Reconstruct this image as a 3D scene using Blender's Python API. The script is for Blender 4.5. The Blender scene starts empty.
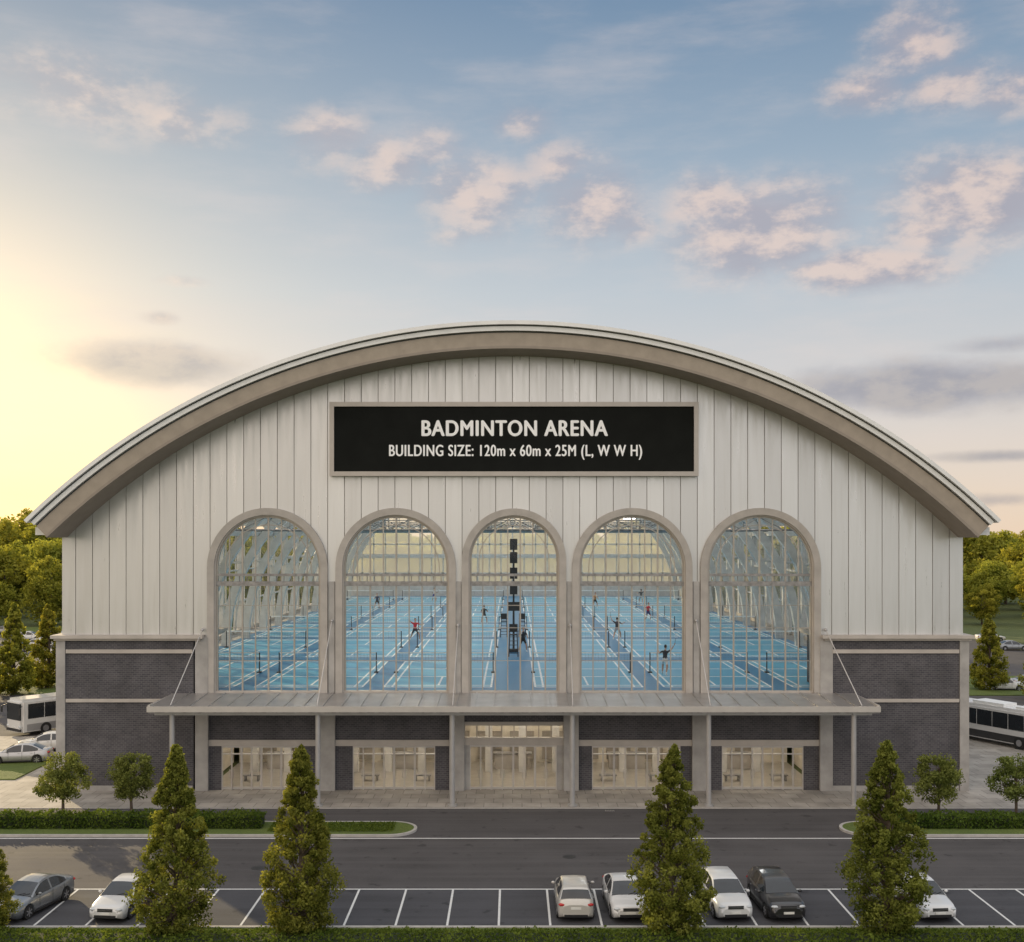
import bpy, bmesh, math, random
import numpy as np
from mathutils import Vector, Matrix
random.seed(7); rng=np.random.default_rng(7)
S=bpy.context.scene
COL=S.collection
R=math.radians
F=1125.0; HC=17.0; D=75.0; HY=535.0; CX=512.5
def gp(px,py,z=0.0):
    d=(HC-z)*F/(py-HY); return ((px-CX)*d/F, d-D)

# ------------------------------------------------------------ node helpers
def newmat(name):
    m=bpy.data.materials.new(name); m.use_nodes=True
    nt=m.node_tree; b=nt.nodes['Principled BSDF']
    return m,nt,b
def mixc(nt,fac,a,b,blend='MIX'):
    n=nt.nodes.new('ShaderNodeMix'); n.data_type='RGBA'; n.blend_type=blend
    for s,v in ((n.inputs[0],fac),(n.inputs[6],a),(n.inputs[7],b)):
        if hasattr(v,'is_linked') or isinstance(v,bpy.types.NodeSocket): nt.links.new(v,s)
        elif isinstance(v,(int,float)): s.default_value=v
        else: s.default_value=(*v,1) if len(v)==3 else v
    return n.outputs[2]
def math_(nt,op,a,b=None,c=None,clamp=False):
    n=nt.nodes.new('ShaderNodeMath'); n.operation=op; n.use_clamp=clamp
    for i,v in enumerate((a,b,c)):
        if v is None: continue
        if isinstance(v,bpy.types.NodeSocket): nt.links.new(v,n.inputs[i])
        else: n.inputs[i].default_value=v
    return n.outputs[0]
def noise(nt,vec,scale,detail=4,rough=.55):
    n=nt.nodes.new('ShaderNodeTexNoise'); n.inputs['Scale'].default_value=scale
    n.inputs['Detail'].default_value=detail; n.inputs['Roughness'].default_value=rough
    if vec is not None: nt.links.new(vec,n.inputs['Vector'])
    return n.outputs[0]
def maprange(nt,v,a,b,c=0.,d=1.,smooth=False):
    n=nt.nodes.new('ShaderNodeMapRange')
    if smooth: n.interpolation_type='SMOOTHSTEP'
    nt.links.new(v,n.inputs[0])
    for i,x in enumerate((a,b,c,d)): n.inputs[i+1].default_value=x
    return n.outputs[0]
def objco(nt):
    return nt.nodes.new('ShaderNodeTexCoord').outputs['Object']
def scl(c,k): return tuple(min(1,x*k) for x in c)
def simple(name,col,rough=.5,metal=0.,var=.12,scale=1.5,bump=0.,bscale=20,spec=.5,coat=0):
    m,nt,b=newmat(name); co=objco(nt)
    n1=noise(nt,co,scale,6); f=maprange(nt,n1,.3,.7)
    c=mixc(nt,f,scl(col,1-var),scl(col,1+var)); nt.links.new(c,b.inputs['Base Color'])
    b.inputs['Roughness'].default_value=rough; b.inputs['Metallic'].default_value=metal
    b.inputs['Specular IOR Level'].default_value=spec
    if coat: b.inputs['Coat Weight'].default_value=coat; b.inputs['Coat Roughness'].default_value=.05
    if bump:
        bn=nt.nodes.new('ShaderNodeBump'); bn.inputs['Strength'].default_value=bump; bn.inputs['Distance'].default_value=.02
        nt.links.new(noise(nt,co,bscale,5),bn.inputs['Height']); nt.links.new(bn.outputs[0],b.inputs['Normal'])
    return m
def vertvec(nt):
    co=objco(nt); s=nt.nodes.new('ShaderNodeSeparateXYZ'); nt.links.new(co,s.inputs[0])
    c=nt.nodes.new('ShaderNodeCombineXYZ'); nt.links.new(math_(nt,'ADD',s.outputs[0],s.outputs[1]),c.inputs[0])
    nt.links.new(s.outputs[2],c.inputs[1]); return c.outputs[0],s,co
def brickmat(name,c1,c2,mortar,bw,bh,ms,rough=.8,horizontal=False):
    m,nt,b=newmat(name)
    if horizontal: vec=objco(nt); co=vec
    else: vec,_,co=vertvec(nt)
    t=nt.nodes.new('ShaderNodeTexBrick'); nt.links.new(vec,t.inputs['Vector'])
    t.inputs['Scale'].default_value=1; t.inputs['Brick Width'].default_value=bw; t.inputs['Row Height'].default_value=bh
    t.inputs['Mortar Size'].default_value=ms; t.inputs['Color1'].default_value=(*c1,1); t.inputs['Color2'].default_value=(*c2,1)
    t.inputs['Mortar'].default_value=(*mortar,1)
    f=maprange(nt,noise(nt,co,.6,6),.3,.7,.72,1.2)
    v=nt.nodes.new('ShaderNodeVectorMath'); v.operation='SCALE'; nt.links.new(t.outputs[0],v.inputs[0]); nt.links.new(f,v.inputs[3])
    nt.links.new(v.outputs[0],b.inputs['Base Color']); b.inputs['Roughness'].default_value=rough
    bn=nt.nodes.new('ShaderNodeBump'); bn.inputs['Strength'].default_value=.4; bn.inputs['Distance'].default_value=.01; bn.invert=True
    nt.links.new(t.outputs[1],bn.inputs['Height']); nt.links.new(bn.outputs[0],b.inputs['Normal'])
    return m

# ------------------------------------------------------------ materials
def cladding():
    m,nt,b=newmat('silver_cladding'); vec,s,co=vertvec(nt)
    p=math_(nt,'FLOOR',math_(nt,'DIVIDE',math_(nt,'ADD',s.outputs[0],60.48),1.12))
    wn=nt.nodes.new('ShaderNodeTexWhiteNoise'); wn.noise_dimensions='1D'; nt.links.new(p,wn.inputs['W'])
    st=nt.nodes.new('ShaderNodeMapping'); st.inputs['Scale'].default_value=(3,3,.25); nt.links.new(co,st.inputs[0])
    n1=noise(nt,st.outputs[0],1.0,5)
    f=math_(nt,'ADD',math_(nt,'MULTIPLY',wn.outputs[0],.5),math_(nt,'MULTIPLY',n1,.5))
    c=mixc(nt,f,(.53,.525,.52),(.72,.72,.715)); 
    st2=nt.nodes.new('ShaderNodeMapping'); st2.inputs['Scale'].default_value=(2.2,2.2,.08); nt.links.new(co,st2.inputs[0])
    g2=maprange(nt,noise(nt,st2.outputs[0],1.6,6,.65),.52,.8,0,.22)
    c=mixc(nt,g2,c,(.42,.38,.33)); nt.links.new(c,b.inputs['Base Color'])
    nt.links.new(maprange(nt,n1,.3,.7,.26,.42),b.inputs['Roughness']); b.inputs['Metallic'].default_value=.6
    return m
M_clad=cladding()
M_seam=simple('seam_shadow_gap',(.27,.24,.21),.7)
M_roof=simple('roof_white_metal',(.74,.74,.73),.4,.1,.05)
M_brown=simple('fascia_taupe',(.33,.28,.225),.55,0,.10)
M_soffit=simple('soffit_taupe',(.27,.23,.19),.6,0,.08)
M_darkgap=simple('dark_trim',(.06,.06,.06),.5)
M_frame=simple('arch_stone',(.40,.37,.335),.7,0,.12,1.2,.2)
M_conc=simple('concrete',(.36,.345,.325),.8,0,.2,.9,.3)
M_mull=simple('mullion_metal',(.38,.345,.30),.4,.3,.08)
M_beam=simple('transom_steel',(.27,.26,.25),.55,.3,.35,3.)
M_dframe=simple('door_frame_metal',(.54,.52,.50),.35,.4,.05)
M_white=simple('white_steel',(.80,.80,.78),.4,0,.05)
M_rib=simple('hall_rib_steel',(.58,.58,.56),.5,.1,.12)
M_canopy=simple('canopy_metal',(.40,.385,.37),.35,.5,.15,.8)
M_canedge=simple('canopy_fascia',(.50,.47,.43),.4,.2,.06)
M_post=simple('post_steel',(.42,.41,.40),.4,.3,.08)
M_brick=brickmat('dark_brick',(.052,.050,.060),(.085,.08,.088),(.13,.125,.125),.30,.13,.014)
M_cap=simple('cornice_stone',(.46,.42,.375),.7,0,.1,1.,.2)
M_signblk=simple('sign_face_black',(.007,.008,.007),.75,0,.2,.8,0,20,.15)
M_signfr=simple('sign_frame',(.42,.385,.35),.4,.4,.05)
M_letter=simple('letter_white',(.92,.92,.92),.4,0,.02)
def glassmat(name,tint=(1,1,1),ref=1.0,rough=.02):
    m=bpy.data.materials.new(name); m.use_nodes=True; nt=m.node_tree; nt.nodes.clear()
    o=nt.nodes.new('ShaderNodeOutputMaterial'); mx=nt.nodes.new('ShaderNodeMixShader')
    t=nt.nodes.new('ShaderNodeBsdfTransparent'); t.inputs[0].default_value=(*tint,1)
    g=nt.nodes.new('ShaderNodeBsdfGlossy'); g.inputs['Roughness'].default_value=rough
    fr=nt.nodes.new('ShaderNodeFresnel'); fr.inputs[0].default_value=1.45
    nt.links.new(math_(nt,'MULTIPLY',fr.outputs[0],ref),mx.inputs[0])
    nt.links.new(t.outputs[0],mx.inputs[1]); nt.links.new(g.outputs[0],mx.inputs[2]); nt.links.new(mx.outputs[0],o.inputs[0])
    return m
M_glass=glassmat('window_glass',(.95,.97,.97),.45)
M_eglass=glassmat('entrance_glass',(.88,.89,.88),1.3)
M_skyl=glassmat('skylight_glass',(.97,.98,.98),.6)
def frost():
    m=bpy.data.materials.new('fritted_glass'); m.use_nodes=True; nt=m.node_tree; nt.nodes.clear()
    o=nt.nodes.new('ShaderNodeOutputMaterial'); mx=nt.nodes.new('ShaderNodeMixShader'); m2=nt.nodes.new('ShaderNodeMixShader')
    t=nt.nodes.new('ShaderNodeBsdfTransparent'); tr=nt.nodes.new('ShaderNodeBsdfTranslucent'); d=nt.nodes.new('ShaderNodeBsdfDiffuse')
    tr.inputs[0].default_value=(.9,.9,.88,1); d.inputs[0].default_value=(.8,.8,.79,1); m2.inputs[0].default_value=.5; mx.inputs[0].default_value=.5
    nt.links.new(tr.outputs[0],m2.inputs[1]); nt.links.new(d.outputs[0],m2.inputs[2]); nt.links.new(t.outputs[0],mx.inputs[1]); nt.links.new(m2.outputs[0],mx.inputs[2]); nt.links.new(mx.outputs[0],o.inputs[0]); return m
M_frost=frost()
M_floor=simple('court_blue_surround',(.014,.19,.39),.35,0,.06,.2)
M_court=simple('court_blue_play',(.065,.37,.58),.35,0,.06,.2)
M_line=simple('court_line',(.88,.90,.90),.5)
M_wallin=simple('interior_wall',(.62,.60,.57),.7)
M_lobby=simple('lobby_wall',(.68,.62,.52),.7,0,.15,.5)
M_lobfl=simple('lobby_floor',(.36,.33,.29),.3)
def emis(name,c,s):
    m,nt,b=newmat(name); b.inputs['Emission Color'].default_value=(*c,1); b.inputs['Emission Strength'].default_value=s; return m
M_lamp=emis('ceiling_lamp',(1,.90,.76),16)
M_hallfill=emis('hall_lamp',(1,.98,.95),9)  # emissive fill added to brighten the hall, no known fixture
def asphalt(name,c=(.05,.05,.053),rough=.85):
    m,nt,b=newmat(name); co=objco(nt)
    f=maprange(nt,noise(nt,co,.25,7,.65),.3,.7); c1=mixc(nt,f,scl(c,.72),scl(c,1.35))
    f2=maprange(nt,noise(nt,co,35,3),.35,.7); c2=mixc(nt,f2,c1,scl(c,2.2)); 
    n=mixc(nt,.35,c1,c2)
    st=nt.nodes.new('ShaderNodeMapping'); st.inputs['Scale'].default_value=(.04,1.2,1); nt.links.new(co,st.inputs[0])
    f3=maprange(nt,noise(nt,st.outputs[0],1.0,4),.42,.62); n=mixc(nt,f3,n,mixc(nt,.5,n,scl(c,1.7)))
    f4=maprange(nt,noise(nt,co,1.1,3,.5),.62,.72,0,.55,True); n=mixc(nt,f4,n,scl(c,.45))
    nt.links.new(n,b.inputs['Base Color']); nt.links.new(maprange(nt,f,0,1,rough-.08,rough+.1),b.inputs['Roughness'])
    b.inputs['Specular IOR Level'].default_value=.22
    bn=nt.nodes.new('ShaderNodeBump'); bn.inputs['Strength'].default_value=.35; bn.inputs['Distance'].default_value=.01
    nt.links.new(noise(nt,co,40,3),bn.inputs['Height']); nt.links.new(bn.outputs[0],b.inputs['Normal'])
    return m
M_asph=asphalt('asphalt_road',(.066,.062,.062)); M_park=asphalt('asphalt_parking',(.055,.055,.060))
M_pave=brickmat('paving_slabs',(.31,.285,.25),(.39,.36,.32),(.20,.185,.165),1.2,1.2,.025,.8,True)
M_kerb=simple('kerb_stone',(.42,.40,.37),.8,0,.15,2)
def paintm():
    m,nt,b=newmat('road_paint'); co=objco(nt)
    f=maprange(nt,noise(nt,co,9,6,.7),.56,.7,0,.7); c=mixc(nt,f,(.68,.68,.66),(.14,.14,.14)); nt.links.new(c,b.inputs['Base Color']); b.inputs['Roughness'].default_value=.7; return m
M_paint=paintm()
def grassm(name,a,b_):
    m,nt,b=newmat(name); co=objco(nt)
    f=maprange(nt,noise(nt,co,.4,6),.3,.7); f2=maprange(nt,noise(nt,co,14,5,.7),.35,.65)
    c=mixc(nt,f2,mixc(nt,f,a,b_),scl(a,.6)); nt.links.new(c,b.inputs['Base Color']); b.inputs['Roughness'].default_value=.9
    bn=nt.nodes.new('ShaderNodeBump'); bn.inputs['Strength'].default_value=.8; bn.inputs['Distance'].default_value=.05
    nt.links.new(noise(nt,co,25,4),bn.inputs['Height']); nt.links.new(bn.outputs[0],b.inputs['Normal'])
    return m
M_grass=grassm('grass',(.10,.15,.025),(.17,.21,.04)); M_field=grassm('field',(.10,.13,.035),(.14,.16,.05))
M_bark=simple('bark',(.10,.075,.055),.9,0,.3,6,.6)
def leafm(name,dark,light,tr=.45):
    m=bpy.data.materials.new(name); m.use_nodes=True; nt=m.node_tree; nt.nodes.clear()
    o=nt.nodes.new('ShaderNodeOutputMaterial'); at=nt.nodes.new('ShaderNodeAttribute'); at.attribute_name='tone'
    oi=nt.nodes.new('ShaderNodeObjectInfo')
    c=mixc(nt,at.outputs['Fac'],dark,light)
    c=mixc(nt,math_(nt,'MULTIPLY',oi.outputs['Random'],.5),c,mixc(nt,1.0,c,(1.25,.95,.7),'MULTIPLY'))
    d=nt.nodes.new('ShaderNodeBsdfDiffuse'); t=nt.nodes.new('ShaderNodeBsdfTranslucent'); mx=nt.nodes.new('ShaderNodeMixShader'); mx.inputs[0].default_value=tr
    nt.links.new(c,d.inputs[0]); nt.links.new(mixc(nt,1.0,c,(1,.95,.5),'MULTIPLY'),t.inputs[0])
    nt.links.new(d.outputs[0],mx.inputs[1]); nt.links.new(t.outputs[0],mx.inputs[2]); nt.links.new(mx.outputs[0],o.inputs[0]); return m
M_leafA=leafm('leaf_conical',(.055,.08,.014),(.30,.34,.085),.5)
M_leafB=leafm('leaf_round',(.07,.10,.025),(.28,.33,.10))
M_leafC=leafm('leaf_forest',(.12,.16,.03),(.43,.44,.09),.55)
M_leafH=leafm('leaf_hedge',(.04,.08,.015),(.16,.23,.05))

# ------------------------------------------------------------ mesh builder
class MB:
    def __init__(s): s.v=[]; s.f=[]; s.m=[]; s.mats=[]; s.sm=[]
    def mi(s,mat):
        if mat not in s.mats: s.mats.append(mat)
        return s.mats.index(mat)
    def add(s,vs,fs,mat,smooth=False):
        o=len(s.v); s.v.extend([tuple(p) for p in vs]); k=s.mi(mat)
        for f in fs: s.f.append(tuple(i+o for i in f)); s.m.append(k); s.sm.append(smooth)
    def box(s,x0,x1,y0,y1,z0,z1,mat,M=None):
        vs=[(x,y,z) for z in (z0,z1) for y in (y0,y1) for x in (x0,x1)]
        if M is not None: vs=[M@Vector(p) for p in vs]
        s.add(vs,[(0,2,3,1),(4,5,7,6),(0,1,5,4),(2,6,7,3),(0,4,6,2),(1,3,7,5)],mat)
    def cyl(s,p0,p1,r0,r1,mat,n=10,cap=True,smooth=True):
        p0=Vector(p0); p1=Vector(p1); d=(p1-p0).normalized()
        a=d.orthogonal().normalized(); b=d.cross(a)
        vs=[]
        for p,r in ((p0,r0),(p1,r1)):
            for i in range(n):
                t=2*math.pi*i/n; vs.append(p+a*math.cos(t)*r+b*math.sin(t)*r)
        s.add(vs,[(i,(i+1)%n,n+(i+1)%n,n+i) for i in range(n)],mat,smooth)
        if cap: s.add(vs[:n],[tuple(range(n))[::-1]],mat); s.add(vs[n:],[tuple(range(n))],mat)
    def ell(s,c,r,mat,nu=12,nv=8,M=None):
        vs=[];fs=[]
        for j in range(nv+1):
            ph=math.pi*j/nv
            for i in range(nu):
                t=2*math.pi*i/nu; p=Vector((r[0]*math.sin(ph)*math.cos(t),r[1]*math.sin(ph)*math.sin(t),r[2]*math.cos(ph)))
                if M is not None: p=M@p
                vs.append(p+Vector(c))
        for j in range(nv):
            for i in range(nu): fs.append((j*nu+i,(j+1)*nu+i,(j+1)*nu+(i+1)%nu,j*nu+(i+1)%nu))
        s.add(vs,fs,mat,True)
    def obj(s,name,parent=None,loc=None,tone=None):
        me=bpy.data.meshes.new(name); me.from_pydata(s.v,[],s.f)
        for m in s.mats: me.materials.append(m)
        me.polygons.foreach_set('material_index',s.m); me.polygons.foreach_set('use_smooth',s.sm)
        me.update()
        ob=bpy.data.objects.new(name,me); COL.objects.link(ob)
        if parent: ob.parent=parent
        if loc: ob.location=loc
        return ob
def empty(name,loc=(0,0,0),rz=0,sc=1):
    e=bpy.data.objects.new(name,None); COL.objects.link(e); e.location=loc; e.rotation_euler=(0,0,rz); e.scale=(sc,)*3; e.empty_display_size=.5; return e
def child(name,me,parent):
    o=bpy.data.objects.new(name,me); COL.objects.link(o); o.parent=parent; return o

# ============================================================ ARENA
A=empty('arena_building')
ZC=30.63-44.3
def arcpts(r,n,tm=.772): return [(r*math.sin(t),ZC+r*math.cos(t)) for t in np.linspace(-tm,tm,n)]
def arcsolid(mb,r0,r1,y0,y1,mat,n=96,tm=.772):
    a=arcpts(r0,n,tm); b=arcpts(r1,n,tm); vs=[]
    for (ax,az),(bx,bz) in zip(a,b): vs+= [(ax,y0,az),(bx,y0,bz),(bx,y1,bz),(ax,y1,az)]
    fs=[]
    for i in range(n-1):
        o=i*4;p=o+4
        fs+=[(o,p,p+1,o+1),(o+1,p+1,p+2,o+2),(o+2,p+2,p+3,o+3),(o+3,p+3,p,o)]
    fs+=[(0,1,2,3),((n-1)*4+3,(n-1)*4+2,(n-1)*4+1,(n-1)*4)]
    mb.add(vs,fs,mat)
ARCH=[(-16.3,4.0,14.8),(-7.77,4.0,14.8),(0.1,3.47,15.3),(7.97,4.0,14.8),(16.5,4.0,14.8)]
def wtop(x): return ZC+math.sqrt(42.6**2-x*x)
def wbot(x,mid):
    for cx,r,cz in ARCH:
        q=r-.3
        if abs(mid-cx)<q: return cz+math.sqrt(max(0,q*q-(x-cx)**2))
    return 10.3 if abs(mid)>20.6 else 6.4
mb=MB()
def slices(xs,y,mat,mb):
    for a,b in zip(xs[:-1],xs[1:]):
        if b-a<1e-4: continue
        m=(a+b)/2; za,zb=wbot(a,m),wbot(b,m)
        mb.add([(a,y,za),(b,y,zb),(b,y,wtop(b)),(a,y,wtop(a))],[(0,1,2,3)],mat)
brk=[-30.,30.,-20.6,20.6]
for cx,r,cz in ARCH: brk+=[cx-r+.3,cx+r-.3]
g=.022
for i in range(-27,27):
    a,b=max(-30,i*1.12+g),min(30,(i+1)*1.12-g)
    if b<=a: continue
    xs=sorted(set([a,b]+list(np.linspace(a,b,9))+[q for q in brk if a<q<b])); slices(xs,0.0,M_clad,mb)
    for x in (a,b):
        z0=wbot(x,x); mb.add([(x,0,z0),(x,.06,z0),(x,.06,wtop(x)),(x,0,wtop(x))],[(0,1,2,3)],M_clad)
xs=sorted(set(list(np.linspace(-30,30,400))+brk)); slices(xs,.06,M_seam,mb); slices(xs,.45,M_wallin,mb)
mb.obj('wall_cladding',A)

# roof
mb=MB()
arcsolid(mb,44.06,44.3,-3.6,6,M_roof,120,.776)
arcsolid(mb,43.98,44.057,-3.3,-2.6,M_darkgap)
arcsolid(mb,43.70,43.977,-3.35,-2.6,M_roof)
arcsolid(mb,43.60,43.697,-3.05,-2.6,M_darkgap)
arcsolid(mb,42.75,43.597,-3.15,-2.6,M_brown)
arcsolid(mb,42.58,42.747,-3.25,.0,M_soffit)
arcsolid(mb,43.0,43.9,5.5,6.0,M_rib)
for y in np.arange(8,120,8.0): arcsolid(mb,43.9,44.2,y,y+1.4,M_roof,64)
arcsolid(mb,43.9,44.2,118.5,121,M_roof,64)
for sgn in (-1,1):
    vs=[]
    for t in np.linspace(.60,.772,8):
        x=sgn*44.25*math.sin(t); z=ZC+44.25*math.cos(t); vs+=[(x,6,z),(x,121,z)]
    mb.add(vs,[(2*i,2*i+2,2*i+3,2*i+1) for i in range(7)],M_roof)
    x=sgn*30.75; mb.box(min(x,sgn*30.0),max(x,sgn*30.0),-2.5,121,17.0,17.5,M_roof)
mb.obj('roof',A)
mb=MB(); vs=[];n=49
for (x,z) in arcpts(44.05,n,.60): vs+=[(x,6,z),(x,120,z)]
mb.add(vs,[(2*i,2*i+2,2*i+3,2*i+1) for i in range(n-1)],M_skyl); mb.obj('skylight',A)

def archpath(cx,r,cz,n=32,zb=6.4):
    p=[(cx-r,zb)]
    for t in np.linspace(math.pi,0,n): p.append((cx+r*math.cos(t),cz+r*math.sin(t)))
    p.append((cx+r,zb)); return p
def archband(mb,cx,ri,ro,cz,y0,y1,mat,n=40,zb=6.4):
    a=archpath(cx,ri,cz,n,zb); b=archpath(cx,ro,cz,n,zb); vs=[]
    for (ax,az),(bx,bz) in zip(a,b): vs+=[(ax,y0,az),(bx,y0,bz),(bx,y1,bz),(ax,y1,az)]
    fs=[]
    for i in range(len(a)-1):
        o=i*4;p=o+4; fs+=[(o,p,p+1,o+1),(o+1,p+1,p+2,o+2),(o+2,p+2,p+3,o+3),(o+3,p+3,p,o)]
    mb.add(vs,fs,mat)
fr=MB(); mu=MB(); gl=MB()
for cx,r,cz in ARCH:
    archband(fr,cx,r-.46,r,cz,-.28,.5,M_frame)
    archband(fr,cx,r-.54,r-.463,cz,-.12,.4,M_cap)
    q=r-.54
    archband(mu,cx,q-.10,q-.003,cz,.05,.3,M_mull)
    archband(mu,cx,q-.62,q-.56,cz,.13,.23,M_mull,28,14.4)
    nb=8 if r>3.6 else 7
    for k in range(1,nb):
        x=cx-q+2*q*k/nb; zt=cz+math.sqrt(q*q-(x-cx)**2); hw=.05 if k%2==0 else .035
        mu.box(x-hw,x+hw,.1,.24,6.5,zt,M_mull)
    for z in (8.6,10.8,12.3): mu.box(cx-q,cx+q,.13,.21,z-.022,z+.022,M_mull)
    mu.box(cx-q,cx+q,.02,.42,13.6,13.9,M_beam); mu.box(cx-q,cx+q,.08,.36,14.25,14.42,M_beam)
    for k in range(14):
        x=cx-q+2*q*k/14; mu.box(x,x+.05,.2,.3,13.903,14.247,M_beam)
    mu.box(cx-q,cx+q,-.1,.42,6.4,6.60,M_cap)
    p=archpath(cx,q,cz,24); gl.add([(x,.17,z) for x,z in p],[tuple(range(len(p)))],M_glass)
fr.obj('arch_frames',A); mu.obj('window_mullions',A); gl.obj('window_glass',A)
mb=MB()
for x in (-12.03,-3.62,3.83,12.23):
    mb.box(x-.2,x+.2,-.2,.02,6.4,13.9,M_conc)
for s in (-1,1):
    x=20.75*s+.1; mb.box(x-.42,x+.42,-.32,.3,0,10.2,M_conc)
mb.obj('pilasters',A)

# side brick pavilions
mb=MB()
for s in (-1,1):
    def B(a,b,y0,y1,z0,z1,m): mb.box(min(a*s,b*s),max(a*s,b*s),y0,y1,z0,z1,m)
    B(21.2,29.7,-.25,6,0,10.15,M_brick)
    B(29.7,30.3,-.35,6,0,10.15,M_conc)
    B(20.5,30.55,-.7,6,10.15,10.36,M_cap); B(20.7,30.4,-.5,6,10.0,10.147,M_cap)
    B(21.25,29.65,-.36,.0,9.15,9.4,M_cap)
    B(21.25,29.65,-.36,.0,5.9,6.12,M_cap)
    B(21.25,29.65,-.30,.0,0,.35,M_conc)
    B(29.6,30.0,6,120,0,6.4,M_brick); B(29.5,30.1,6,120,6.4,6.8,M_cap)
    for y in np.arange(8,121,8.0): B(29.5,30.1,y-.3,y+.3,6.8,17.2,M_rib)
    for z in (9.8,13.2): B(29.72,29.88,6,120,z-.08,z+.08,M_rib)
    for y in np.arange(6,120,4.0): B(29.75,29.85,y-.04,y+.04,6.8,17.2,M_rib)
    B(29.6,30.05,.06,8,10.36,17.3,M_clad)
    B(29.5,30.1,6,120,16.9,17.3,M_rib)
mb.obj('side_walls',A)
mb=MB()
for s in (-1,1): mb.add([(29.8*s,8,6.8),(29.8*s,120,6.8),(29.8*s,120,17),(29.8*s,8,17)],[(0,1,2,3)],M_skyl)
mb.add([(x,119.95,z) for x,z in [(-29.5,6.5),(29.5,6.5)]+[(p[0],p[1]) for p in reversed(arcpts(43.8,30,.74))]],[tuple(range(32))],M_frost)
mb.obj('side_glazing',A)

# hall interior
mb=MB()
mb.box(-29.6,29.6,.5,120,5.9,6.44,M_conc)
mb.box(-27.8,27.8,.6,119.5,6.441,6.45,M_floor)
mb.obj('hall_floor',A)
mb=MB()
def ribell(mb,hw,hh,y,z0,wd,dp,mat,n=40):
    vs=[]
    for t in np.linspace(math.pi,0,n):
        c,s_=math.cos(t),math.sin(t)
        vs+=[(hw*c,y-dp,z0+hh*s_),((hw+wd)*c,y-dp,z0+(hh+wd)*s_),((hw+wd)*c,y+dp,z0+(hh+wd)*s_),(hw*c,y+dp,z0+hh*s_)]
    fs=[]
    for i in range(n-1):
        o=i*4;p=o+4; fs+=[(o,p,p+1,o+1),(o+1,p+1,p+2,o+2),(o+2,p+2,p+3,o+3),(o+3,p+3,p,o)]
    mb.add(vs,fs,mat)
for y in np.arange(8,120,8.0):
    ribell(mb,26.9,20.6,y,6.45,.75,.3,M_rib)
    for s in (-1,1):
        for k in range(10):
            a0=k/10*math.pi/2; a1=(k+1)/10*math.pi/2
            f=lambda a:(s*(29.4-8.5*(1-math.cos(a))),y+4,6.5+13.5*math.sin(a))
            mb.cyl(f(a0),f(a1),.2,.2,M_rib,6,False)
        mb.cyl((s*27,y,14.2),(s*29.5,y,14.2),.12,.12,M_rib,6)
for x,z in ((-22,19.2),(-15,23.),(-8,25.6),(0,26.9),(8,25.6),(15,23.),(22,19.2)): mb.box(x-.12,x+.12,6,119,z,z+.3,M_rib)
for z in (10.4,15.4,18.4): mb.box(-29,29,119.6,119.75,z-.12,z+.12,M_rib)
mb.box(-29,29,119.2,119.9,13.0,13.7,M_rib)
for x in np.arange(-28,29,2.0): mb.box(x-.10,x+.10,119.6,119.75,6.5,ZC+math.sqrt(43.8**2-x*x),M_rib)
mb.box(-29,29,119.4,119.9,6.45,8.2,M_wallin)
# roof trusses: bottom chord, web members
for y in np.arange(16,112,16.0):
    zb=17.4; xr=np.arange(-22.,22.1,4.0)
    mb.cyl((-24.3,y,zb),(24.3,y,zb),.09,.09,M_beam,6)
    top=lambda x:6.4+20.6*math.sqrt(1-(x/26.9)**2)
    mb.cyl((-22.6,y,18.4),(22.6,y,18.4),.05,.05,M_beam,6)
    for i,x in enumerate(xr):
        mb.cyl((x,y,zb),(x,y,top(x)),.035,.035,M_beam,5)
        if i<len(xr)-1:
            mb.cyl((x,y,zb),(xr[i]+2,y,18.4),.035,.035,M_beam,5); mb.cyl((x+2,y,18.4),(x+4,y,zb),.035,.035,M_beam,5)
mb.obj('hall_structure',A)
mb=MB()
for y in np.arange(14,116,12.0):
    for x in (-19,-11,-3.4,3.6,11.2,19.2):
        z=6.4+20.6*math.sqrt(1-(x/26.9)**2)-1.2
        mb.box(x-.9,x+.9,y-.5,y+.5,z,z+.18,M_hallfill)
mb.obj('hall_fill_panels',A)  # glowing panels added under the vault to light the court floor
# courts
mb=MB(); ml=MB(); ROWS=[3.0+19.3*i for i in range(6)]; COLS=[-23.1,-14.15,-5.2,5.3,14.25,23.2]
K=1.22
def ln(x0,x1,y0,y1): ml.box(x0,x1,y0,y1,6.456,6.462,M_line)
for cx in COLS:
    for y0 in ROWS:
        w=3.05*K; L=13.4*K; t=.07
        mb.box(cx-w,cx+w,y0,y0+L,6.4505,6.4545,M_court)
        for x in (-w,-w+.46*K,w-.46*K,w): ln(cx+x-t,cx+x+t,y0,y0+L)
        for y in (0,.76*K,L/2-1.98*K,L/2+1.98*K,L-.76*K,L): ml.box(cx-w,cx+w,y0+y-t*1.6,y0+y+t*1.6,6.4565,6.4625,M_line)
        ml.box(cx-t,cx+t,y0+.8*K,y0+L/2-2*K,6.457,6.463,M_line); ml.box(cx-t,cx+t,y0+L/2+2*K,y0+L-.8*K,6.457,6.463,M_line)
mb.obj('court_surfaces',A); ml.obj('court_lines',A)
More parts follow.
